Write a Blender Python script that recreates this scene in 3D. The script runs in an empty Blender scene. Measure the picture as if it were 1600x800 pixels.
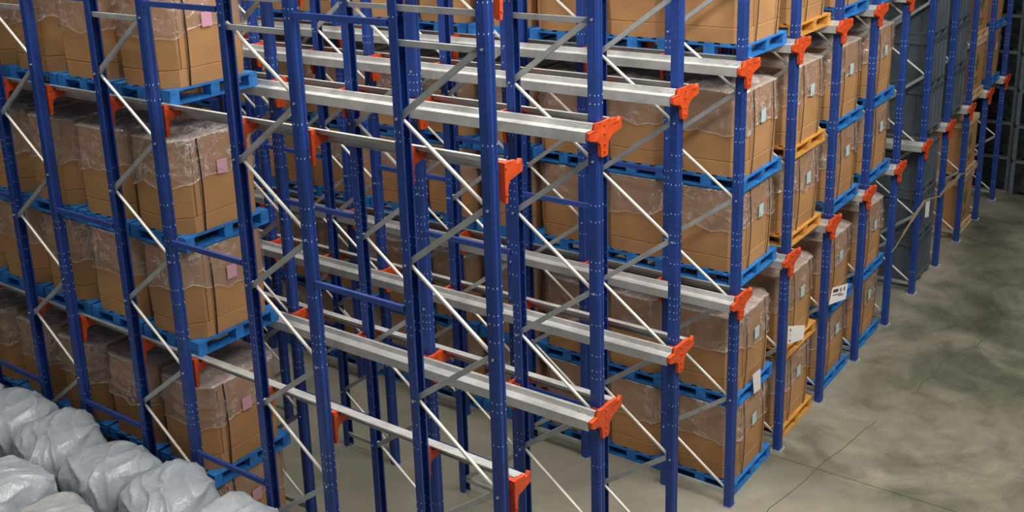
import bpy, math, random
from mathutils import Matrix, Vector, noise
R = random.Random(7)
S = bpy.context.scene
COL = S.collection

# ------------------------------------------------------------------ camera
yaw, pit, rol = 0.657, -0.2734, -0.0399
fw = Vector((math.cos(yaw)*math.cos(pit), math.sin(yaw)*math.cos(pit), math.sin(pit)))
r0 = Vector((math.sin(yaw), -math.cos(yaw), 0)); u0 = r0.cross(fw)
rr = r0*math.cos(rol) + u0*math.sin(rol); uu = -r0*math.sin(rol) + u0*math.cos(rol)
cd = bpy.data.cameras.new('camera'); cam = bpy.data.objects.new('camera', cd); COL.objects.link(cam)
m = Matrix((rr, uu, -fw)).transposed().to_4x4(); m.translation = Vector((-5.8196, -4.3221, 7.2696))
cam.matrix_world = m
cd.sensor_width = 36; cd.lens = 1671.7/1600*36; cd.shift_x = 0.03972; cd.shift_y = -0.09719
cd.clip_end = 200
S.camera = cam
# ------------------------------------------------------------------ light
S.view_settings.view_transform = 'Standard'; S.view_settings.look = 'None'
S.view_settings.exposure = 0.0; S.view_settings.gamma = 1.0; S.view_settings.use_curve_mapping = False
W = bpy.data.worlds.new('hall_ambient'); S.world = W; W.use_nodes = True
W.node_tree.nodes['Background'].inputs[0].default_value = (0.98, 0.99, 1.0, 1)
W.node_tree.nodes['Background'].inputs[1].default_value = 0.20
def area(name, loc, size, sy, power, col=(1, .95, .87), tgt=None):
    l = bpy.data.lights.new(name, 'AREA'); l.shape = 'RECTANGLE'; l.size = size; l.size_y = sy; l.energy = power; l.color = col
    o = bpy.data.objects.new(name, l); COL.objects.link(o); o.location = loc
    if tgt: o.rotation_euler = (Vector(tgt)-Vector(loc)).to_track_quat('-Z', 'Y').to_euler()
    return o
area('high_bay_light', (1.5, -4.0, 10.0), 9, 1.2, 760, tgt=(4.0, 1.5, 4.5))
area('high_bay_light', (7.5, -4.5, 10.5), 8, 1.2, 470, tgt=(7.5, -1.5, 0.0))
area('high_bay_light', (2.0, 4.5, 10.5), 2.0, 9, 950, tgt=(2.4, 4.5, 0))
area('high_bay_light', (2.5, -0.5, 12.0), 5, 2, 420, tgt=(2.6, 0.5, 0))

# ------------------------------------------------------------------ materials
def mat(name, col, rough=.5, metal=0.0, build=None, spec=.5):
    M = bpy.data.materials.new(name); M.use_nodes = True
    b = M.node_tree.nodes['Principled BSDF']
    b.inputs['Base Color'].default_value = (*col, 1); b.inputs['Roughness'].default_value = rough
    b.inputs['Metallic'].default_value = metal; b.inputs['Specular IOR Level'].default_value = spec
    if build: build(M.node_tree, b, col)
    M.diffuse_color = (*col, 1)
    return M
def N(t, k, **kw):
    n = t.nodes.new(k)
    for a, v in kw.items(): setattr(n, a, v)
    return n
def ramp(t, src, stops):
    r = N(t, 'ShaderNodeValToRGB'); e = r.color_ramp.elements
    while len(e) < len(stops): e.new(.5)
    for q, (p_, c_) in zip(e, stops): q.position = p_; q.color = (*c_, 1)
    t.links.new(src, r.inputs[0]); return r
def coords(t, scale=(1, 1, 1), world=False):
    tc = N(t, 'ShaderNodeTexCoord'); mp = N(t, 'ShaderNodeMapping'); mp.inputs['Scale'].default_value = scale
    if world:
        g = N(t, 'ShaderNodeNewGeometry'); t.links.new(g.outputs['Position'], mp.inputs[0])
    else: t.links.new(tc.outputs['Object'], mp.inputs[0])
    return mp.outputs[0]
def noi(t, vec, scale, detail=4, rough=.6, dist=0):
    n = N(t, 'ShaderNodeTexNoise'); n.inputs['Scale'].default_value = scale; n.inputs['Detail'].default_value = detail
    n.inputs['Roughness'].default_value = rough; n.inputs['Distortion'].default_value = dist
    t.links.new(vec, n.inputs['Vector']); return n.outputs[0]
def bump(t, b, h, strength=.2, dist=.01):
    k = N(t, 'ShaderNodeBump'); k.inputs['Strength'].default_value = strength; k.inputs['Distance'].default_value = dist
    t.links.new(h, k.inputs['Height']); t.links.new(k.outputs[0], b.inputs['Normal']); return k
def vary(amount=.25, scale=3.0, world=True, bs=0, vs=(1, 1, 1)):
    def f(t, b, c):
        n = noi(t, coords(t, vs, world), scale)
        lo = tuple(x*(1-amount) for x in c); hi = tuple(min(1, x*(1+amount)) for x in c)
        r = ramp(t, n, [(.3, lo), (.7, hi)]); t.links.new(r.outputs[0], b.inputs['Base Color'])
        if bs: bump(t, b, n, bs, .01)
    return f
def mth(t, op, a, b=None):
    n = N(t, 'ShaderNodeMath', operation=op)
    for i, v in enumerate((a, b)):
        if v is None: continue
        if isinstance(v, (int, float)): n.inputs[i].default_value = v
        else: t.links.new(v, n.inputs[i])
    return n.outputs[0]
def upright_nodes(t, b, c):
    # punched holes: two columns on every face, one every 50 mm, pitch in the post's own height; a few are coloured pale, as if light came through
    tc = N(t, 'ShaderNodeTexCoord'); sp = N(t, 'ShaderNodeSeparateXYZ'); t.links.new(tc.outputs['Object'], sp.inputs[0])
    def col_d(out, at):
        return mth(t, 'ABSOLUTE', mth(t, 'SUBTRACT', mth(t, 'ABSOLUTE', out), at))
    zc = mth(t, 'SUBTRACT', mth(t, 'FRACT', mth(t, 'MULTIPLY', sp.outputs[2], 14.0)), .5)
    zd = mth(t, 'MULTIPLY', mth(t, 'ABSOLUTE', zc), 1/14.0)
    g = N(t, 'ShaderNodeNewGeometry'); nx = N(t, 'ShaderNodeSeparateXYZ'); 
    tr = N(t, 'ShaderNodeVectorTransform', vector_type='NORMAL', convert_from='WORLD', convert_to='OBJECT')
    t.links.new(g.outputs['True Normal'], tr.inputs[0]); t.links.new(tr.outputs[0], nx.inputs[0])
    isx = mth(t, 'GREATER_THAN', mth(t, 'ABSOLUTE', nx.outputs[0]), .7)
    dx = col_d(sp.outputs[1], .022); dy = col_d(sp.outputs[0], .030)
    mx = N(t, 'ShaderNodeMix'); t.links.new(isx, mx.inputs[0]); t.links.new(dy, mx.inputs[2]); t.links.new(dx, mx.inputs[3])
    hole = mth(t, 'MULTIPLY', mth(t, 'LESS_THAN', mx.outputs[0], .0045), mth(t, 'LESS_THAN', zd, .0065))
    zi = mth(t, 'FLOOR', mth(t, 'MULTIPLY', sp.outputs[2], 14.0))
    oi = N(t, 'ShaderNodeObjectInfo')
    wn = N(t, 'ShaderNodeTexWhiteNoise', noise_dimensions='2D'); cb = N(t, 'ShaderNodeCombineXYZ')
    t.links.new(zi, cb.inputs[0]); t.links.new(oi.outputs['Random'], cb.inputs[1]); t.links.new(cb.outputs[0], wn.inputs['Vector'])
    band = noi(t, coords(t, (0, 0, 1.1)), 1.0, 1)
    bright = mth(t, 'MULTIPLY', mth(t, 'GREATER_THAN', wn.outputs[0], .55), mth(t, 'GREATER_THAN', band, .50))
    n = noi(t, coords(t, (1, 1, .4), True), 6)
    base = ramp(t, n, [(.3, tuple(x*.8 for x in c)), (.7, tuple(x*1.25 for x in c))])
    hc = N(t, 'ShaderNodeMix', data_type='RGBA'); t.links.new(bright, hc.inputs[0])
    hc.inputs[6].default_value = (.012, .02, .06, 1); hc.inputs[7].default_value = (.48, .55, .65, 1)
    fin = N(t, 'ShaderNodeMix', data_type='RGBA'); t.links.new(hole, fin.inputs[0])
    t.links.new(base.outputs[0], fin.inputs[6]); t.links.new(hc.outputs[2], fin.inputs[7])
    t.links.new(fin.outputs[2], b.inputs['Base Color'])
def galv(t, b, c):
    v = coords(t, (1, 1, 1), True); n = noi(t, v, 3, 5, .7); n2 = noi(t, v, 40, 2)
    r = ramp(t, n, [(.25, tuple(x*.7 for x in c)), (.5, c), (.8, tuple(min(1, x*1.3) for x in c))])
    t.links.new(r.outputs[0], b.inputs['Base Color']); bump(t, b, n2, .08, .002)
    rg = mth(t, 'ADD', mth(t, 'MULTIPLY', n, .3), .3); t.links.new(rg, b.inputs['Roughness'])
def card(t, b, c):
    v = coords(t, (1, 1, 1), False); n = noi(t, coords(t, (1, 1, 1), True), 1.3, 4, .55); n2 = noi(t, coords(t, (60, 60, 2), False), 2, 2)
    r = ramp(t, n, [(.3, tuple(x*.82 for x in c)), (.7, tuple(min(1, x*1.14) for x in c))])
    t.links.new(r.outputs[0], b.inputs['Base Color']); bump(t, b, n2, .12, .003)
def concrete(t, b, c):
    v = coords(t, (1, 1, 1), True)
    n1 = noi(t, v, .42, 7, .62, .8); n2 = noi(t, v, 1.9, 6, .62, .4); n3 = noi(t, v, 26, 4, .7)
    r1 = ramp(t, n1, [(.34, (.095, .100, .074)), (.47, (.165, .162, .122)), (.58, (.25, .235, .185)), (.75, (.37, .345, .28))])
    r2 = ramp(t, n2, [(.3, (.58, .60, .56)), (.5, (.84, .85, .82)), (.72, (1.08, 1.06, 1.02))])
    r3 = ramp(t, n3, [(.3, (.86, .86, .86)), (.7, (1.06, 1.06, 1.06))])
    m1 = N(t, 'ShaderNodeMix', data_type='RGBA', blend_type='MULTIPLY'); m1.inputs[0].default_value = 1
    t.links.new(r1.outputs[0], m1.inputs[6]); t.links.new(r2.outputs[0], m1.inputs[7])
    m2 = N(t, 'ShaderNodeMix', data_type='RGBA', blend_type='MULTIPLY'); m2.inputs[0].default_value = 1
    t.links.new(m1.outputs[2], m2.inputs[6]); t.links.new(r3.outputs[0], m2.inputs[7])
    # the aisle is dirtied by traffic; the slab under and before the racks is cleaner
    sp = N(t, 'ShaderNodeSeparateXYZ'); t.links.new(v, sp.inputs[0])
    wob = mth(t, 'MULTIPLY', mth(t, 'SUBTRACT', n1, .5), 1.6)
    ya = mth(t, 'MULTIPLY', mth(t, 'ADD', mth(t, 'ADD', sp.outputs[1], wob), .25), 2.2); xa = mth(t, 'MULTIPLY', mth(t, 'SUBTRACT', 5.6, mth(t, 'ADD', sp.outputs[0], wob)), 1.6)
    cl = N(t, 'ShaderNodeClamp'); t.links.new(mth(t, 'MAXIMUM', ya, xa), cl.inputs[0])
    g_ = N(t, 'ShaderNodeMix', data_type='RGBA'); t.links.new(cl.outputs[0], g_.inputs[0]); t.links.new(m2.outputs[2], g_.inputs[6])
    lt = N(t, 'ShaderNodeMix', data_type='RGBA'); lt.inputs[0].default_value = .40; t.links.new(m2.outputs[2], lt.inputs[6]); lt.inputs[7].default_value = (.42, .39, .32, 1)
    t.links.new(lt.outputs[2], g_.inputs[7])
    t.links.new(g_.outputs[2], b.inputs['Base Color']); bump(t, b, n3, .05, .003)
    t.links.new(ramp(t, n2, [(.3, (.38,)*3), (.7, (.6,)*3)]).outputs[0], b.inputs['Roughness'])
def wood(t, b, c):
    n = noi(t, coords(t, (3, 30, 30), False), 2, 4)
    r = ramp(t, n, [(.3, tuple(x*.7 for x in c)), (.7, tuple(min(1, x*1.2) for x in c))])
    t.links.new(r.outputs[0], b.inputs['Base Color'])

M = {
 'blue': mat('rack_blue_paint', (.013, .045, .225), .40, build=upright_nodes),
 'tie': mat('tie_blue_paint', (.024, .060, .27), .42, build=vary(.15)),
 'orange': mat('bracket_orange_paint', (.60, .070, .012), .45, build=vary(.25, 14)),
 'galv': mat('galvanised_steel', (.56, .57, .56), .42, .55, build=galv),
 'brace': mat('zinc_brace_steel', (.46, .48, .48), .42, .5, build=galv),
 'bright': mat('bright_zinc_tube', (.80, .78, .70), .38, .35, build=galv),
 'bolt': mat('zinc_bolt', (.65, .65, .66), .35, .7),
 'card': mat('brown_cardboard', (.45, .235, .095), .85, build=card),
 'card_dark': mat('kraft_cardboard', (.42, .25, .12), .85, build=card),
 'lid': mat('pale_cardboard', (.62, .45, .28), .85, build=card),
 'pblue': mat('pallet_blue_paint', (.018, .17, .50), .6, build=vary(.3, 9)),
 'pochre': mat('pallet_ochre_wood', (.62, .30, .055), .7, build=wood),
 'pwood': mat('pallet_bare_wood', (.60, .42, .24), .75, build=wood),
 'strap': mat('black_strap', (.012, .012, .014), .5),
 'pink': mat('pink_paper', (.62, .33, .42), .7),
 'pale': mat('pale_blue_paper', (.45, .62, .64), .7),
 'paper': mat('white_paper', (.72, .70, .67), .7),
 'ink': mat('black_ink', (.05, .05, .055), .8),
 'green': mat('green_ink', (.06, .13, .03), .8),
 'plastic': mat('slate_plastic', (.085, .108, .130), .42, build=vary(.2, 2)),
 'plastic_dark': mat('slot_black', (.008, .010, .012), .6),
 'blackwrap': mat('black_stretch_film', (.016, .018, .021), .16, build=vary(.5, 6, bs=.9)),
 'tape': mat('tan_webbing', (.45, .32, .22), .6),
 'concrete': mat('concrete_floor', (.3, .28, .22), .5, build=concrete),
 'joint': mat('joint_filler', (.075, .07, .055), .9),
 'wall': mat('dark_sheet_wall', (.06, .065, .06), .8, build=vary(.2, 1)),
}
def film_mat(name, base):
    Mx = bpy.data.materials.new(name); Mx.use_nodes = True; t = Mx.node_tree; t.nodes.clear()
    out = N(t, 'ShaderNodeOutputMaterial'); tr = N(t, 'ShaderNodeBsdfTransparent'); tr.inputs[0].default_value = (.93, .91, .90, 1)
    b = N(t, 'ShaderNodeBsdfPrincipled'); b.inputs['Base Color'].default_value = (.80, .72, .67, 1); b.inputs['Roughness'].default_value = .22
    b.inputs['Specular IOR Level'].default_value = 1.0
    oi = N(t, 'ShaderNodeObjectInfo'); tc = N(t, 'ShaderNodeTexCoord')
    va = N(t, 'ShaderNodeVectorMath', operation='ADD'); t.links.new(tc.outputs['Object'], va.inputs[0])
    sc = mth(t, 'MULTIPLY', oi.outputs['Random'], 37.0); t.links.new(sc, va.inputs[1])
    n = noi(t, va.outputs[0], 3.0, 3, .5, 1.6); n2 = noi(t, va.outputs[0], 9, 3, .5, 2.2)
    s1 = mth(t, 'ABSOLUTE', mth(t, 'SUBTRACT', n, .5)); s2 = mth(t, 'ABSOLUTE', mth(t, 'SUBTRACT', n2, .5))
    rd = ramp(t, s1, [(0, (1, 1, 1)), (.04, (0, 0, 0))]); rd2 = ramp(t, s2, [(0, (1, 1, 1)), (.045, (0, 0, 0))])
    brk = ramp(t, noi(t, va.outputs[0], 2.2, 2), [(.45, (0, 0, 0)), (.62, (1, 1, 1))])
    h = mth(t, 'ADD', mth(t, 'MULTIPLY', rd.outputs[0], .42), mth(t, 'MULTIPLY', rd2.outputs[0], .30))  # pale streaks mixed into the film stand in for highlights along its folds
    fac = mth(t, 'ADD', mth(t, 'MULTIPLY', h, brk.outputs[0]), base)
    bp_ = N(t, 'ShaderNodeBump'); bp_.inputs['Strength'].default_value = .9; bp_.inputs['Distance'].default_value = .03
    t.links.new(mth(t, 'ADD', n, mth(t, 'MULTIPLY', n2, .6)), bp_.inputs['Height']); t.links.new(bp_.outputs[0], b.inputs['Normal'])
    gl = N(t, 'ShaderNodeBsdfGlossy'); gl.inputs['Roughness'].default_value = .2; t.links.new(bp_.outputs[0], gl.inputs['Normal'])
    mx = N(t, 'ShaderNodeMixShader'); t.links.new(fac, mx.inputs[0]); t.links.new(tr.outputs[0], mx.inputs[1]); t.links.new(b.outputs[0], mx.inputs[2])
    m2 = N(t, 'ShaderNodeMixShader'); m2.inputs[0].default_value = .09; t.links.new(mx.outputs[0], m2.inputs[1]); t.links.new(gl.outputs[0], m2.inputs[2])
    t.links.new(m2.outputs[0], out.inputs[0]); return Mx
M['film'] = film_mat('clear_stretch_film', .13); M['film_heap'] = film_mat('bunched_stretch_film', .46); M['film_hem'] = film_mat('film_hem', .36)  # heap and hem are denser film, also whitened to stand in for highlights
def sack_nodes(t, b, c):
    v = coords(t, (1, 1, 1), False); n = noi(t, v, 3.5, 5, .6, 1.5); n2 = noi(t, v, 12, 4, .6, 1.0)
    r = ramp(t, n, [(.3, tuple(x*.86 for x in c)), (.7, tuple(min(1, x*1.08) for x in c))]); t.links.new(r.outputs[0], b.inputs['Base Color'])
    bump(t, b, mth(t, 'ADD', n, mth(t, 'MULTIPLY', n2, .25)), .35, .05)
M['sack'] = mat('grey_white_poly', (.40, .44, .485), .24, build=sack_nodes)
M['sack2'] = mat('warm_white_poly', (.42, .43, .44), .26, build=sack_nodes)

# ------------------------------------------------------------------ mesh helpers
class MB:
    def __init__(s): s.v = []; s.f = []; s.mi = []
    def add(s, vs, fs, mi=0):
        o = len(s.v); s.v += [tuple(x) for x in vs]; s.f += [tuple(i+o for i in q) for q in fs]; s.mi += [mi]*len(fs); return s
    def box(s, x0, x1, y0, y1, z0, z1, mi=0, c=0):
        if c == 0:
            v = [(x, y, z) for z in (z0, z1) for y in (y0, y1) for x in (x0, x1)]
            return s.add(v, [(0, 2, 3, 1), (4, 5, 7, 6), (0, 1, 5, 4), (2, 6, 7, 3), (0, 4, 6, 2), (1, 3, 7, 5)], mi)
        P = [(x0+c, y0), (x1-c, y0), (x1, y0+c), (x1, y1-c), (x1-c, y1), (x0+c, y1), (x0, y1-c), (x0, y0+c)]
        return s.prism(P, z0, z1, mi=mi)
    def prism(s, P, a, b, ax='z', mi=0):
        n = len(P)
        def q(p, t): return (p[0], p[1], t) if ax == 'z' else ((p[0], t, p[1]) if ax == 'y' else (t, p[0], p[1]))
        v = [q(p, a) for p in P]+[q(p, b) for p in P]
        f = [tuple(range(n))[::-1], tuple(range(n, 2*n))]+[(i, (i+1) % n, (i+1) % n+n, i+n) for i in range(n)]
        if ax == 'y': f = [q_[::-1] for q_ in f]
        return s.add(v, f, mi)
    def sheet(s, path, th, a, b, ax='z', mi=0):
        # thick open profile
        L = []; n = len(path)
        for i, p_ in enumerate(path):
            d = Vector((0, 0))
            if i: d += (Vector(path[i])-Vector(path[i-1])).normalized()
            if i < n-1: d += (Vector(path[i+1])-Vector(path[i])).normalized()
            d.normalize(); L.append((p_[0]-d.y*th, p_[1]+d.x*th))
        for i in range(n-1):
            s.prism([path[i], path[i+1], L[i+1], L[i]], a, b, ax, mi)
        return s
    def bar(s, p0, p1, w, d, mi=0, up=(1, 0, 0)):
        p0 = Vector(p0); p1 = Vector(p1); t = (p1-p0).normalized(); a = Vector(up); bb = t.cross(a).normalized(); a = bb.cross(t).normalized()
        v = []
        for p_ in (p0, p1):
            for sx, sy in ((-1, -1), (1, -1), (1, 1), (-1, 1)): v.append(p_+a*sx*d/2+bb*sy*w/2)
        return s.add(v, [(0, 3, 2, 1), (4, 5, 6, 7), (0, 1, 5, 4), (1, 2, 6, 5), (2, 3, 7, 6), (3, 0, 4, 7)], mi)
    def tube(s, p0, p1, r, n=6, mi=0):
        p0 = Vector(p0); p1 = Vector(p1); t = (p1-p0).normalized(); a = t.orthogonal().normalized(); b = t.cross(a)
        v = [p_+(a*math.cos(2*math.pi*i/n)+b*math.sin(2*math.pi*i/n))*r for p_ in (p0, p1) for i in range(n)]
        return s.add(v, [tuple(range(n))[::-1], tuple(range(n, 2*n))]+[(i, (i+1) % n, (i+1) % n+n, i+n) for i in range(n)], mi)
    def mesh(s, name, mats, smooth=False):
        me = bpy.data.meshes.new(name); me.from_pydata(s.v, [], s.f)
        for k in (mats if isinstance(mats, (list, tuple)) else [mats]): me.materials.append(M[k])
        if any(s.mi): me.polygons.foreach_set('material_index', s.mi)
        if smooth: me.polygons.foreach_set('use_smooth', [True]*len(s.f))
        me.validate(); me.update(); return me
def obj(name, me, parent=None, loc=None, rz=0, rx=0, ry=0):
    o = bpy.data.objects.new(name, me); COL.objects.link(o)
    if parent is not None: o.parent = parent
    if loc: o.location = loc
    if rz or rx or ry: o.rotation_euler = (rx, ry, rz)
    return o
LB = set()
def tag(o, label, cat, group=None):
    o['label'] = label; o['category'] = cat
    if group: o['group'] = group
    n = len(label.split())
    if n > 16 or n < 4: print('LABEL LEN', n, label)
    if label in LB and not group: print('DUP', label)
    LB.add(label)
def thing(name, loc, label, cat, group=None, rz=0):
    o = obj(name, None, None, loc, rz); o.empty_display_size = .1; tag(o, label, cat, group); return o

# ------------------------------------------------------------------ structure
XJ = 5.63
def struct(name, mb, mats):
    o = obj(name, mb.mesh(name, mats)); o['kind'] = 'structure'; return o
fl = struct('floor', MB().box(-14, 24, -14, 17, -.30, -.02), 'joint')
for i, (x0, x1, y0, y1) in enumerate([(-14, -6.37, -14, 17), (-6.36, XJ-.005, -14, 17), (XJ+.005, 24, -14, 17)]):
    obj('slab', MB().box(x0, x1, y0, y1, -.02, 0).mesh('slab', 'concrete'), fl)
cr = MB()
path = [(3.9, -.36), (4.3, -.42), (4.55, -.40), (4.9, -.47), (5.3, -.53), (5.86, -.58), (6.2, -.66), (6.83, -.74), (7.1, -.80)]
path2 = [(8.2, -1.02), (8.5, -1.0), (8.9, -1.08), (9.3, -1.06), (9.8, -1.2), (10.1, -1.35), (10.6, -1.4), (11.2, -1.3)]
for pt in (path, path2):
    for (xa, ya), (xb, yb) in zip(pt, pt[1:]): cr.bar((xa, ya, -.001), (xb, yb, -.001), .009, .005, up=(0, 0, 1))
obj('crack', cr.mesh('crack', 'joint'), fl)
struct('wall_rear', MB().box(-14, 24, 16.5, 16.8, 0, 12), 'wall')
struct('wall_right', MB().box(21.5, 21.8, -14, 16.5, 0, 12), 'wall')

# ------------------------------------------------------------------ racking
P = 1.45; FA, GB = .81, 1.082
def depth(u): k = (u-1)//2; return k*(FA+GB)+(FA if (u-1) % 2 else 0)
H = [2.628, 5.18, 6.49]; TOP = 7.7
UP = MB().sheet([(-.034, .045), (-.052, .045), (-.052, -.026), (-.036, -.045), (-.016, -.045), (-.010, -.037), (.010, -.037), (.016, -.045),
                 (.036, -.045), (.052, -.026), (.052, .045), (.034, .045)], .004, .008, TOP).mesh('upright', 'blue')
bpm = MB().box(-.075, .075, -.07, .07, 0, .008)
for sx in (-.06, .06):
    for sy in (-.055, .055): bpm.tube((sx, sy, .008), (sx, sy, .028), .011)
BASE = bpm.mesh('base_plate', 'bolt')
# zig-zag braces, from the rear post up (rise) or down (fall) to the front post
def brace_mesh(dy0, dz0, dy1, dz1, kind):
    b = MB(); p0 = Vector((0, dy0, dz0)); p1 = Vector((0, dy1, dz1)); t = (p1-p0).normalized(); n = Vector((1, 0, 0)).cross(t)
    if kind == 'tube':
        b.tube(p0+Vector((.008, 0, 0)), p1+Vector((.008, 0, 0)), .0155, 8)
    else:
        w = .021
        b.bar(p0+Vector((-.020, 0, 0)), p1+Vector((-.020, 0, 0)), .042, .004)
        b.bar(p0+n*w+Vector((-.006, 0, 0)), p1+n*w+Vector((-.006, 0, 0)), .004, .030)
        b.bar(p0-n*w+Vector((-.006, 0, 0)), p1-n*w+Vector((-.006, 0, 0)), .004, .030)
    return b.mesh('brace', 'bright' if kind == 'tube' else 'brace')
e = .015
BR = {('fall', 0): brace_mesh(FA-e, 0, e, -.58, 'tube'), ('rise', 0): brace_mesh(FA-e, 0, e, .58, 'flat'), ('flat', 0): brace_mesh(FA-e, 0, e, 0, 'flat'),
      ('fall', 1): brace_mesh(e, 0, FA-e, -.58, 'flat'), ('rise', 1): brace_mesh(e, 0, FA-e, .58, 'tube'), ('flat', 1): brace_mesh(e, 0, FA-e, 0, 'flat')}
BOLT = MB().tube((-.062, 0, 0), (.062, 0, 0), .011, 6).mesh('bolt', 'bolt')
# cantilever arms
def arm_poly(sides, tip):
    h = [(.100, -.002), (.195, -.010), (.205, -.040), (.238, -.040), (.262, -.016), (.276, -.020), (.276, -.110), (.205, -.125), (.110, -.145), (.066, -.180), (.052, -.285), (.040, -.295)]
    nt = [(.100, -.002), (.122, -.0525), (.238, -.0525), (.238, -.110), (.205, -.125), (.110, -.145), (.066, -.180), (.052, -.285), (.040, -.295)]
    lf = nt; h = h if tip else nt
    if sides == 2: return [(x, z) for x, z in h][::-1]+[(-x, z) for x, z in lf]
    return [(.056, -.002)]+h[:9 if tip else 6]+[(.094, -.185), (.084, -.30), (.056, -.30)]
def arm_mesh(sides, tip=False):
    b = MB(); Pl = arm_poly(sides, tip); s2 = 1 if sides == 2 else 0
    if sides == 2:
        b.prism(Pl, -.082, -.050, 'y')
        for sx in (-1, 1): b.prism([(sx*.055, -.01), (sx*.061, -.01), (sx*.061, -.17), (sx*.055, -.17)][::sx], -.05, .03, 'y')
        for z in (-.03, -.10, -.19, -.25): b.tube((0, -.082, z), (0, -.092, z), .012)
        for sx in (-1, 1): b.box(min(sx*.13, sx*.235), max(sx*.13, sx*.235), -.082, -.025, -.0585, -.0530); b.box(min(sx*.056, sx*.100), max(sx*.056, sx*.100), -.082, -.048, -.006, 0)
    else:
        b.prism(Pl, *((-.084, -.050) if tip else (-.052, -.010)), 'y')
        b.box(.0565, .062, -.05, .030, -.29, -.005); b.box(.13, .235, -.052, .01, -.0585, -.0530); b.box(.056, .100, -.052, .004, -.006, 0)
        for z in (-.04, -.24): b.tube((.075, -.084 if tip else -.052, z), (.075, -.092 if tip else -.060, z), .011)
    return b.mesh('rail_bracket', 'orange')
ARM2, ARM1, ARM2F, ARM1F = arm_mesh(2), arm_mesh(1), arm_mesh(2, True), arm_mesh(1, True)
ROW = ['nearest rack row beside the grey sacks', 'second rack row from the left', 'third rack row from the left', 'fourth rack row beside the first full bay',
       'fifth rack row, right of the first full bay', 'sixth rack row from the left', 'seventh rack row from the left', 'eighth rack row, before the slate crates',
       'ninth rack row from the left', 'tenth rack row, among the slate crates', 'eleventh rack row, before the emblem cartons', 'twelfth rack row from the left', 'last rack row at the far end']
ROWS = ['nearest rack row', 'second rack row', 'third rack row', 'fourth rack row', 'fifth rack row', 'sixth rack row', 'seventh rack row', 'eighth rack row',
        'ninth rack row', 'tenth rack row', 'eleventh rack row', 'twelfth rack row', 'last rack row']
DW = ['front', 'second', 'third', 'fourth', 'fifth', 'sixth']
NF = lambda l: 6 if l < 4 else 2
for l in range(13):
    n = NF(l)
    for k in range(n):
        y0 = depth(2*k+1); flip = k % 2
        fr = thing('rack_frame', (l*P, y0, 0), f'{DW[k]} blue braced rack frame of {ROW[l]}', 'rack frame', 'blue braced frames of the racking')
        for i, (yy, rz) in enumerate(((0, 0), (FA, math.pi))):
            u = obj('upright', UP, fr, (0, yy, 0), rz); obj('base_plate', BASE, u)
        hi = range(5)
        near, far = (FA, 0) if not flip else (0, FA)
        for q in hi:
            z = .78+1.16*q
            obj('brace', BR[('fall', flip)], fr, (0, 0, z-.02)); obj('brace', BR[('rise', flip)], fr, (0, 0, z+.02))
            if l < 4: obj('bolt', BOLT, fr, (0, near, z)); obj('bolt', BOLT, fr, (0, far, z+.58))
        for z in (.17, 5.985, 6.24): obj('brace', BR[('flat', flip)], fr, (0, 0, z))
        obj('brace', BR[('rise', 1-flip)], fr, (0, 0, 6.30)); obj('brace', BR[('fall', 1-flip)], fr, (0, 0, 7.50))
        for h in H:
            for yy, rz in ((0, 0), (FA, math.pi)):
                if l == 0 and rz: a_ = obj('rail_bracket', ARM1, fr, (0, yy+.03, h)); continue
                f_ = k == 0 and not rz; obj('rail_bracket', (ARM1F if f_ else ARM1) if l == 0 else (ARM2F if f_ else ARM2), fr, (0, yy, h), rz)
TIE = MB().box(-.016, .016, .052, GB-.052, -.024, .024, c=0).mesh('tie_beam', 'tie')
for l in range(13):
    for k in range(NF(l)-1):
        for z, zn in ((1.66, 'low'), (3.88, 'middle'), (6.13, 'upper')):
            o = obj('tie_beam', TIE, None, (l*P-.03, depth(2*k+2), z))
            tag(o, f'{zn} blue tie bar between {DW[k]} and {DW[k+1]} frames, {ROWS[l]}', 'tie bar', 'blue tie bars between rack frames')
def rail_mesh(L):
    b = MB(); prof = [(.250, -.135), (.250, -.045), (.148, -.045), (.138, 0), (.106, 0)]
    b.sheet(prof, .005, -.048, L, 'y')
    # short return flange at the bottom and bolts in the upstand
    b.prism([(.225, -.135), (.245, -.135), (.245, -.130), (.225, -.130)], -.048, L, 'y')
    for y in (0.0, .10): b.tube((.152, y, -.02), (.136, y, -.026), .009, 6)
    return b
RL = {}
for n in (6, 2):
    for sd in (1, -1):
        b = rail_mesh(depth(2*n)+.15)
        if sd < 0: b.v = [(-x, y, z) for x, y, z in b.v]; b.f = [f[::-1] for f in b.f]
        RL[(n, sd)] = b.mesh('pallet_rail', 'galv')
for l in range(13):
    for sd, sn in ((1, 'right'), (-1, 'left')):
        if (l == 0 and sd < 0) or (l == 12 and sd > 0): continue
        for h, hn in zip(H, ('lower', 'middle', 'top')):
            o = obj('pallet_rail', RL[(NF(l), sd)], None, (l*P, 0, h+.002))
            tag(o, f'{hn} galvanised pallet rail on the {sn} side of the {ROWS[l]}', 'rail', 'galvanised rails along the lanes')

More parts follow.
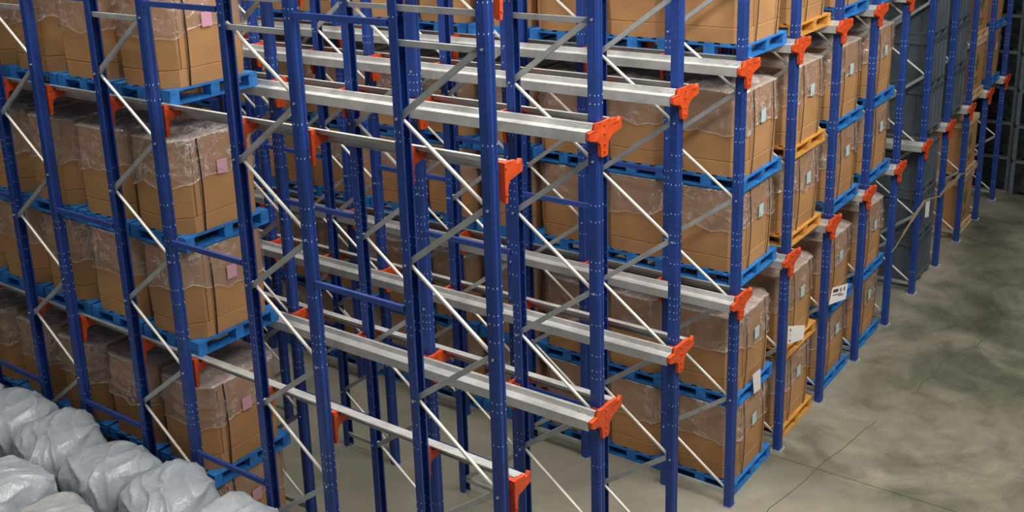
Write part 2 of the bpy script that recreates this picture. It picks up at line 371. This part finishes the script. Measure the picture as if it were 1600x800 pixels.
# ------------------------------------------------------------------ pallets
PW, PD, PH = 1.06, .88, .145
def pallet_parts(mk):
    d = {}
    for nm, bx in dict(deck=(-PW/2, PW/2, -.055, .055, 0, .018), wide=(-PW/2, PW/2, -.072, .072, 0, .018), string=(-.05, .05, -PD/2, PD/2, 0, .018), block=(-.055, .055, -.06, .06, 0, .091), run=(-.05, .05, -PD/2+.15, PD/2-.15, 0, .018)).items():
        d[nm] = MB().box(*bx).mesh(nm, mk)
    j = MB()
    for y in (-.385, -.19, 0, .19, .385): j.box(-PW/2, PW/2, y-.055, y+.055, .127, .145)
    for x in (-.48, 0, .48):
        j.box(x-.05, x+.05, -PD/2, PD/2, .109, .127); j.box(x-.05, x+.05, -PD/2, PD/2, 0, .018)
        for y in (-.375, 0, .375): j.box(x-.055, x+.055, y-.06, y+.06, .018, .109)
    for y in (-.39, .39): j.box(-PW/2, PW/2, y-.05, y+.05, .001, .019)
    d['joined'] = j.mesh('pallet', mk); return d
PP = {k: pallet_parts(k) for k in ('pblue', 'pochre', 'pwood')}
PN = {'pblue': 'blue', 'pochre': 'ochre', 'pwood': 'bare wood'}
def pallet(x, y, z, mk, where, full, rz=0):
    lab = f'{PN[mk]} pallet, {where}'
    g = f'{PN[mk]} pallets in the racks'
    if not full:
        o = obj('pallet', PP[mk]['joined'], None, (x, y, z), rz); tag(o, lab, 'pallet', g); return
    t = thing('pallet', (x, y, z), lab, 'pallet', g, rz); d = PP[mk]
    for yy in (-.368, -.184, 0, .184, .368): obj('deck_board', d['wide'] if abs(yy) > .3 else d['deck'], t, (0, yy, .127))
    for xx in (-.48, 0, .48):
        obj('stringer_board', d['string'], t, (xx, 0, .109))
        for yy in (-.375, 0, .375): obj('block', d['block'], t, (xx, yy, .018))
        if xx: obj('runner_board', d['run'], t, (xx, 0, 0))
    for yy in (-.368, .368): obj('bottom_board', d['wide'], t, (0, yy, 0))
for d in PP.values():
    pass

# ------------------------------------------------------------------ bulk cartons
CW, CD, CH, CC = 1.01, .80, .920, .13
def octo(w, d, c): 
    x, y = w/2, d/2
    return [(-x+c, -y), (x-c, -y), (x, -y+c), (x, y-c), (x-c, y), (-x+c, y), (-x, y-c), (-x, -y+c)]
def ring(w, d, c, sub):
    Pn = octo(w, d, c); out = []
    for i in range(8):
        a, b = Vector(Pn[i]), Vector(Pn[(i+1) % 8]); k = sub if (a-b).length > .3 else max(2, sub//3)
        out += [tuple(a.lerp(b, t/k)) for t in range(k)]
    return out
def carton_body(seed, mk, bulge=.012):
    b = MB(); rg = ring(CW, CD, CC, 6); n = len(rg); zs = [0, .155, .160, .168, .173, .35, .55, .75, .90, CH]
    for z in zs:
        k = bulge*math.sin(math.pi*min(1, z/CH)) - (.006 if .159 < z < .169 else 0)
        for x, y in rg:
            q = noise.noise((x*2.2+seed*5, y*2.2, z*2.5))*.010 if 0 < z else 0
            s_ = 1+(k+q)/.5; b.v.append((x*s_, y*s_, z))
    for r_ in range(len(zs)-1):
        for i in range(n): b.f.append((r_*n+i, r_*n+(i+1) % n, (r_+1)*n+(i+1) % n, (r_+1)*n+i)); b.mi.append(0)
    b.f.append(tuple(range(n))[::-1]); b.mi.append(0); b.f.append(tuple((len(zs)-1)*n+i for i in range(n))); b.mi.append(0)
    return b.mesh('carton_body', mk)
def film_cap(seed, heap=1.0):
    b = MB(); rg = ring(CW+.016, CD+.016, CC+.004, 14); n = len(rg); rows = 20
    hem = [.34+.10*noise.noise((x*1.5+seed*3.1, y*1.5, seed)) + .05*noise.noise((x*6, y*6, seed*2)) for x, y in rg]
    for k in range(rows+1):
        t = k/rows
        for i, (x, y) in enumerate(rg):
            z = CH+.018-t*hem[i]*1.25
            amp = .007+.012*t
            pl = noise.noise((x*7+seed*9, y*7, z*1.6)); pl2 = noise.noise((x*19+seed, y*19, z*3+x*4))
            sw = 1-abs(noise.noise((x*2.0+seed*7, y*2.0, z*7+1.6*noise.noise((x*2.2, y*2.2, seed)))))*3.2; dg = 1-abs(noise.noise((x*4.5+z*3, y*4.5-z*2, z*3+seed*5)))*4
            s_ = 1+(bul_(z)+amp*(abs(pl)*1.2)+.006*abs(pl2)+.013*max(0, sw)**2+.012*max(0, dg)**2+.003)/.5
            b.v.append((x*s_, y*s_, z))
    for i in range(n): x, y, z = b.v[rows*n+i]; b.v.append((x*1.006, y*1.006, z-.010-.006*noise.noise((x*9, y*9, seed))))
    for k in range(rows+1):
        for i in range(n): b.f.append((k*n+i, (k+1)*n+i, (k+1)*n+(i+1) % n, k*n+(i+1) % n)); b.mi.append(2 if k == rows else 0)
    # crumpled top sheet, concentric rings
    base = len(b.v); rings = 9
    for k in range(1, rings+1):
        t = 1-k/(rings+.0)
        for (x, y) in rg:
            X, Y = x*t, y*t
            z = CH+.018+(.060*abs(noise.noise((X*5+seed*4, Y*5, 1)))+.035*abs(noise.noise((X*13, Y*13, seed))))*min(1, (1-t)*4)*heap
            b.v.append((X, Y, z))
    prev = 0
    for k in range(rings):
        cur = base+k*n
        for i in range(n): b.f.append((prev+i, prev+(i+1) % n, cur+(i+1) % n, cur+i)); b.mi.append(1)
        prev = cur
    return b.mesh('film_cap', ['film', 'film_heap', 'film_hem'], True)
def bul_(z): return .012*math.sin(math.pi*max(0, min(1, z/CH)))
def strap_mesh(x):
    b = MB(); w = .008; yb = CD/2
    for sy in (-1, 1):
        pts = [(x, sy*(yb+(.012*math.sin(math.pi*z/CH)*2.0+.014)*.93), z) for z in (0, .2, .45, .7, CH+.012)]
        for a, c in zip(pts, pts[1:]): b.bar(a, c, .004, w*2)
    b.box(x-w, x+w, -yb-.016, yb+.016, CH+.012, CH+.016)
    return b.mesh('strap', 'strap')
BOD = {k: [carton_body(i, k) for i in range(4)] for k in ('card', 'card_dark')}
CAP = [film_cap(i+1) for i in range(6)]; CAPF = [film_cap(i+1, .10) for i in range(6)]      # pressed flat where a pallet stands on it
STR = [strap_mesh(-.27), strap_mesh(.27)]
def tagm(mk): return MB().box(-.062, .062, -.0015, .0015, -.07, .07).mesh('paper_label', mk)
TAG = {'pink': tagm('pink'), 'pale': tagm('pale')}
FLAP = MB().box(-.0025, .0025, -.0015, .0015, .175, CH-.03).mesh('flap_seam', 'strap')
CREASE = MB().bar((-.13, 0, .06), (.13, 0, .10), .012, .003, up=(0, 1, 0)).mesh('tape_strip', 'paper')
cn = 0
def carton(x, y, z, where, full, lab='pale', flat=False):
    global cn; cn += 1
    s = (cn*7) % 4
    desc = f'{"film-capped strapped brown carton" if full else "film-capped brown carton"}, {where}'
    t = thing('bulk_carton', (x, y, z), desc, 'carton', 'film-capped brown cartons on the pallets', rz=R.uniform(-.012, .012))
    obj('carton_body', BOD['card'][s], t); obj('film_cap', (CAPF if flat else CAP)[cn % 6], t)
    if full:
        obj('strap', STR[0], t); obj('strap', STR[1], t)
        o = obj('paper_label', TAG[lab], t, (R.uniform(-.03, .03), -CD/2-.034, .60)); 
        o['label'] = 'small pink paper label' if lab == 'pink' else 'small pale blue paper label'
        obj('flap_seam', FLAP, t, (-.36, -CD/2-.022, 0))
BAYS = {0: 'left bay', 3: 'first full bay', 4: 'second full bay', 5: 'third full bay', 6: 'fourth full bay', 11: 'last bay'}
TIERS = ['on the floor', 'second tier above the floor', 'lower rail tier', 'stacked tier above lower rails', 'middle rail tier']
DEP = ['first', 'second', 'third', 'fourth', 'fifth', 'sixth', 'seventh', 'eighth', 'ninth', 'tenth', 'eleventh', 'twelfth', 'thirteenth', 'fourteenth']
Z5 = [0, 1.10, H[0]-.042, H[0]-.042+1.10, H[1]-.042]
PITCH = .915
def bay(l, y0, n, cx, colour, fulln, lab='pale', tiers=range(5)):
    for k in range(n):
        for ti in tiers:
            z = Z5[ti]; mk = colour(ti, k)
            ju = R.uniform(-.006, .006); y = y0+k*PITCH+R.uniform(0, .02)
            wh = f'{DEP[k]} deep in {BAYS[l]}, {TIERS[ti]}'
            fu = k < fulln
            # a slight set-back tier by tier
            pallet(l*P+cx+ju, y+PD/2, z, mk, wh, fu or (l in (0, 3) and k < 5))
            carton(l*P+cx+ju+R.uniform(-.01, .01), y+PD/2, z+PH+.001, wh, fu, lab, ti in (0, 2))
bay(0, 3.80, 5, .715, lambda t, k: 'pblue', 1, 'pink')
bay(3, .03, 13, .757, lambda t, k: 'pblue', 1)
bay(4, .03, 2, .757, lambda t, k: 'pochre', 1)
bay(5, .03, 2, .757, lambda t, k: 'pblue', 1)
bay(6, .03, 2, .757, lambda t, k: 'pblue', 1)
bay(11, .03, 2, .757, lambda t, k: 'pblue', 1, tiers=(2, 3))

# cartons with a green emblem (eleventh bay)
def emblem(mb):
    o, i_ = .15, .105
    for a in range(4):
        an = [math.pi/2*a, math.pi/2*(a+1)]
        p = [(math.cos(q)*r_, math.sin(q)*r_*1.15) for q in an for r_ in (o, i_)]
        mb.prism([p[0], p[2], p[3], p[1]], -.003, 0, 'y')
    mb.prism([(math.cos(q)*.05, math.sin(q)*.07) for q in [k*math.pi/4 for k in range(8)]], -.003, 0, 'y')
    for k, w in enumerate((.15, .10, .13)): mb.box(-w, w, -.003, 0, -.30-k*.045, -.28-k*.045)
    return mb
EMB = emblem(MB()).mesh('printed_emblem', 'green')
LID = MB()
LID.prism(octo(CW+.05, CD+.05, .02), 0, .10)
LIDM = LID.mesh('carton_lid', 'lid')
SQB = MB().box(-CW/2, CW/2, -CD/2, CD/2, 0, .849, c=.012).mesh('carton_body', 'card')
for ti in (0, 1, 2, 3):
    for k in range(2):
        wh = f'{DEP[k]} deep in emblem bay, {TIERS[ti]}'
        x, y, z = 10*P+.755, .03+k*PITCH+PD/2, Z5[ti]
        pallet(x, y, z, 'pwood', wh, k == 0)
        t = thing('printed_carton', (x, y, z+PH), f'brown carton with green emblem, {wh}', 'carton', 'emblem cartons near the far end')
        obj('carton_body', SQB, t); obj('carton_lid', LIDM, t, (0, 0, .85))
        if k == 0: obj('printed_emblem', EMB, t, (0, -CD/2-.002, .52))

# ------------------------------------------------------------------ slate plastic box pallets
def crate_parts():
    d = {}; w, dp, h = 1.04, .88, .80
    b = MB(); b.prism(octo(w-.06, dp-.06, .04), .13, h-.06); d['body'] = b.mesh('crate_body', 'plastic')
    b = MB(); b.prism(octo(w, dp, .03), h-.07, h-.0); d['rim'] = b.mesh('rim', 'plastic')
    b = MB(); b.prism(octo(w, dp, .03), .09, .135); d['sill'] = b.mesh('sill', 'plastic')
    d['foot'] = MB().box(-.07, .07, -dp/2+.01, dp/2-.01, 0, .09, c=.01).mesh('runner', 'plastic')
    d['rib'] = MB().box(-.018, .018, -.024, .014, .135, h-.07).mesh('rib', 'plastic')
    b = MB()
    for k in range(9): b.box(-.44+k*.11-.012, -.44+k*.11+.012, -.004, .004, -.012, .012)
    d['comb'] = b.mesh('rim_notches', 'plastic_dark')
    return d
CR = crate_parts()
def crate(x, y, z, label, rz=0, ribs=True):
    t = thing('plastic_crate', (x, y, z), label, 'crate', 'slate plastic bulk crates', rz)
    obj('crate_body', CR['body'], t); obj('rim', CR['rim'], t); obj('sill', CR['sill'], t)
    for xx in (-.44, 0, .44): obj('runner', CR['foot'], t, (xx, 0, 0))
    if ribs:
        for xx in (-.46, -.23, 0, .23, .46): obj('rib', CR['rib'], t, (xx, -.41-.004, 0))
        for yy in (-.3, 0, .3): obj('rib', CR['rib'], t, (-.494, yy, 0))
        obj('rim_notches', CR['comb'], t, (0, -.441, .775))
CB = {7: 'set-back crate bay', 8: 'middle crate bay', 9: 'last crate bay'}
T3 = ['bottom', 'second', 'third']
for l, yo, base in ((7, .62, (0, 1)), (8, .04, (0, 1)), (9, .04, (1,))):
    for k in range(2):
        for lv in base:
            z0 = 0 if lv == 0 else H[0]-.042
            for q in range(3):
                crate(l*P+.725, yo+.44+k*.93, z0+q*.803, f'slate crate, {T3[q]} of {"floor" if lv == 0 else "rail"} stack, {DEP[k]} deep, {CB[l]}')
for q in range(2):
    for l in (7, 8, 9):
        if q == 0: crate(l*P+.725, (.62 if l == 7 else .04)+.44, H[1]-.042, f'slate crate on the middle rails, {CB[l]}')

# black-wrapped crate stacks past the rack end
b = MB(); ww = 1.14
b2 = MB(); n_ = 20
for j in range(n_+1):
    for i in range(n_+1):
        u, v = i/n_, j/n_
        b2.v.append((-ww/2-.012-.03*abs(noise.noise((u*4, v*3, 2)))-.015*abs(noise.noise((u*11, v*9+u*5, 5))), -.5+u*1.0, .06+v*.6))
for j in range(n_):
    for i in range(n_):
        a = j*(n_+1)+i; b2.f.append((a, a+n_+1, a+n_+2, a+1))
b2.mi = [0]*len(b2.f)
WRAP = b2.mesh('black_film', 'blackwrap', True)
WB = MB().box(-ww/2, ww/2, -.54, .54, .06, .68, c=.03).mesh('crate_body', 'plastic_dark')
WR = MB().box(-ww/2-.03, ww/2+.03, -.57, .57, .68, .745, c=.02).mesh('rim', 'plastic')
WF = MB().box(-ww/2, ww/2, -.06, .06, 0, .06).mesh('runner', 'plastic_dark')
WP = MB().box(-.04, .04, -.04, .04, .0, .68).mesh('corner_post', 'plastic')
for ci, (cx_, cy_) in enumerate(((18.55, -.78), (18.55, -1.97), (18.75, .42))):
    for q in range(6):
        t = thing('wrapped_crate', (cx_, cy_, q*.75), f'black-wrapped crate, {DEP[q]} from the floor, {["end stack nearest the racks", "second end stack out", "end stack behind the racks"][ci]}', 'crate', 'black-wrapped crates past the rack end')
        obj('crate_body', WB, t); obj('rim', WR, t); obj('black_film', WRAP, t)
        for yy in (-.45, 0, .45): obj('runner', WF, t, (0, yy, 0))
        for yy in (-.54, .54): obj('corner_post', WP, t, (-ww/2+.01, yy, 0))

# ------------------------------------------------------------------ sacks
def sack_mesh(seed, a=.44, b_=.47, c=.33):
    m_ = MB(); nu, nv = 132, 72
    off = Vector((seed*7.3, seed*3.1, seed*1.7))
    for j in range(nv+1):
        ph = math.pi*j/nv-math.pi/2
        for i in range(nu):
            th = 2*math.pi*i/nu
            def se(w, m): return math.copysign(abs(w)**m, w)
            x = a*se(math.cos(ph), .55)*se(math.cos(th), .55); y = b_*se(math.cos(ph), .5)*se(math.sin(th), .5); z = c*se(math.sin(ph), .62)
            p_ = Vector((x, y, z)); q = p_*1.9+off
            lump = noise.noise(p_*1.3+off)*.07+noise.noise(p_*2.6-off)*.03
            w = Vector((noise.noise(p_*1.3+off*2), noise.noise(p_*1.3-off), noise.noise(p_*1.3+off*.5)))*.5
            ca, sa = math.cos(seed*1.9), math.sin(seed*1.9); q = p_+w*.6
            qa = Vector(((q.x*ca+q.y*sa)*1.0, (-q.x*sa+q.y*ca)*3.6, q.z*2.6))+off      # long folds along one way
            qb = Vector(((q.x*sa+q.y*ca)*1.7, (q.x*ca-q.y*sa)*6.5, q.z*4.0))-off
            ra = 1-abs(noise.noise(qa))*2.6; rb = 1-abs(noise.noise(qb))*2.8; msk = max(0, min(1, .5+1.6*noise.noise(p_*1.7+off*3)))
            d = lump+.046*max(0, ra)**2.4*(.3+.7*msk)+.026*max(0, rb)**2*(1-.6*msk)-.035
            n_ = p_.normalized(); p2 = p_+n_*d
            if z < 0: p2.z = max(p2.z, -c*.93)
            m_.v.append(tuple(p2))
    for j in range(nv):
        for i in range(nu): m_.f.append((j*nu+i, j*nu+(i+1) % nu, (j+1)*nu+(i+1) % nu, (j+1)*nu+i))
    m_.mi = [0]*len(m_.f)
    return m_.mesh('sack', 'sack2' if seed == 3 else 'sack', True)
SK = [sack_mesh(i+1) for i in range(5)]
TOPS = [(-0.61, 7.22, 'against the racking, at the left frame edge'), (-0.58, 6.28, 'against the racking, second from the frame edge'),
        (-0.57, 5.36, 'against the racking, behind the glossy folded one'), (-1.45, 5.95, 'at the left edge of the frame, away from the racking'),
        (-0.59, 4.42, 'against the racking in the middle of the pile'), (-1.42, 5.00, 'with glossy vertical folds, second row from the racking'),
        (-0.58, 3.50, 'below the nearest floor-tier carton corner'), (-0.57, 2.58, 'rightmost at the bottom of the frame'),
        (-1.46, 4.05, 'warm-toned, at the bottom frame edge'), (-1.44, 3.12, 'mostly below the bottom frame edge')]
for i, (x, y, d) in enumerate(TOPS):
    k = 2 if i == 8 else [0, 3, 1, 4, 3, 0, 1, 4, 2, 3][i]
    for lay, z in enumerate((.28, .80)):
        o = obj('plastic_sack', SK[(k+lay+1) % 5 if (k+lay+1) % 5 != 2 else 0], None, (x, y, z), (i*1.1+lay) % .5-.25); o.scale = (.76, .74, .80)
        tag(o, f'{"bottom" if lay == 0 else "middle"}-layer grey plastic sack, {DEP[i]} along the pile from the far end', 'sack', f'{"bottom" if lay == 0 else "middle"} layer sacks under the pile')
    o = obj('plastic_sack', SK[k], None, (x, y, 1.385+(.02 if i % 2 else -.01)), (i*.9) % .36-.18, R.uniform(-.08, .08), R.uniform(-.10, .10))
    o.scale = (.97, .95, .97); tag(o, f'crumpled grey plastic sack, {d}', 'sack', 'crumpled plastic sacks beside the racking')

# ------------------------------------------------------------------ papers and webbing
def paper(xy, label, lines):
    vs = [Vector(v) for v in xy]
    th = Vector((0, .002, 0)); b = MB(); b.add([*vs, *[v+th for v in vs]], [(0, 3, 2, 1), (4, 5, 6, 7), (0, 1, 5, 4), (1, 2, 6, 5), (2, 3, 7, 6), (3, 0, 4, 7)])
    o = obj('paper_notice', b.mesh('paper_notice', 'paper')); tag(o, label, 'notice')
    ex = vs[1]-vs[0]; ey = vs[3]-vs[0]; ik = MB()
    for (u0_, v0_, u1_, v1_) in lines:
        q = [vs[0]+ex*u+ey*v+Vector((0, -.0015, 0)) for u, v in ((u0_, v0_), (u1_, v0_), (u1_, v1_), (u0_, v1_))]
        ik.add(q, [(0, 3, 2, 1)])
    if lines: obj('printing', ik.mesh('printing', 'ink'), o)
paper([(5.85, -.05, 1.66), (6.11, -.16, 1.60), (6.09, -.16, 1.42), (5.85, -.05, 1.42)], 'white printed notice stuck out from the fifth rack upright', [(.10, .14, .42, .30), (.10, .40, .8, .43), (.1, .48, .7, .51), (.08, .74, .86, .86)])
paper([(7.42, -.05, 1.60), (7.76, -.14, 1.56), (7.70, -.14, 1.36), (7.30, -.05, 1.40)], 'white printed notice tilted beside the sixth rack upright', [(.08, .14, .42, .32), (.55, .14, .63, .34), (.78, .14, .86, .34), (.1, .46, .7, .50), (.5, .56, .86, .60)])
paper([(4.98, .024, 1.37), (5.21, .024, 1.35), (5.20, .010, 1.10), (5.00, .010, 1.12)], 'blank white paper hanging off the lower carton, first full bay', [])
paper([(11.68, -.10, 1.58), (11.84, -.12, 1.57), (11.82, -.12, 1.30), (11.68, -.10, 1.32)], 'small white tag hanging on the tan webbing', [])
pts = [(9.95, 1.28), (10.18, 1.30), (10.5, 1.38), (10.98, 1.49), (11.32, 1.55), (11.62, 1.60), (12.0, 1.55), (12.62, 1.42), (13.1, 1.46), (13.4, 1.42), (13.99, 1.44), (14.5, 1.36), (15.0, 1.28), (15.35, 1.30)]
b = MB()
for (xa, za), (xb, zb) in zip(pts, pts[1:]):
    tw = .03+.02*math.sin(xa*3)
    b.add([(xa, -.082, za-tw), (xb, -.082, zb-tw), (xb, -.082, zb+tw), (xa, -.082, za+tw), (xa, -.079, za-tw), (xb, -.079, zb-tw), (xb, -.079, zb+tw), (xa, -.079, za+tw)],
          [(0, 1, 2, 3), (7, 6, 5, 4), (0, 4, 5, 1), (3, 2, 6, 7)])
o = obj('webbing_strap', b.mesh('webbing_strap', 'tape')); tag(o, 'slack tan webbing strung across the far uprights at waist height', 'strap')
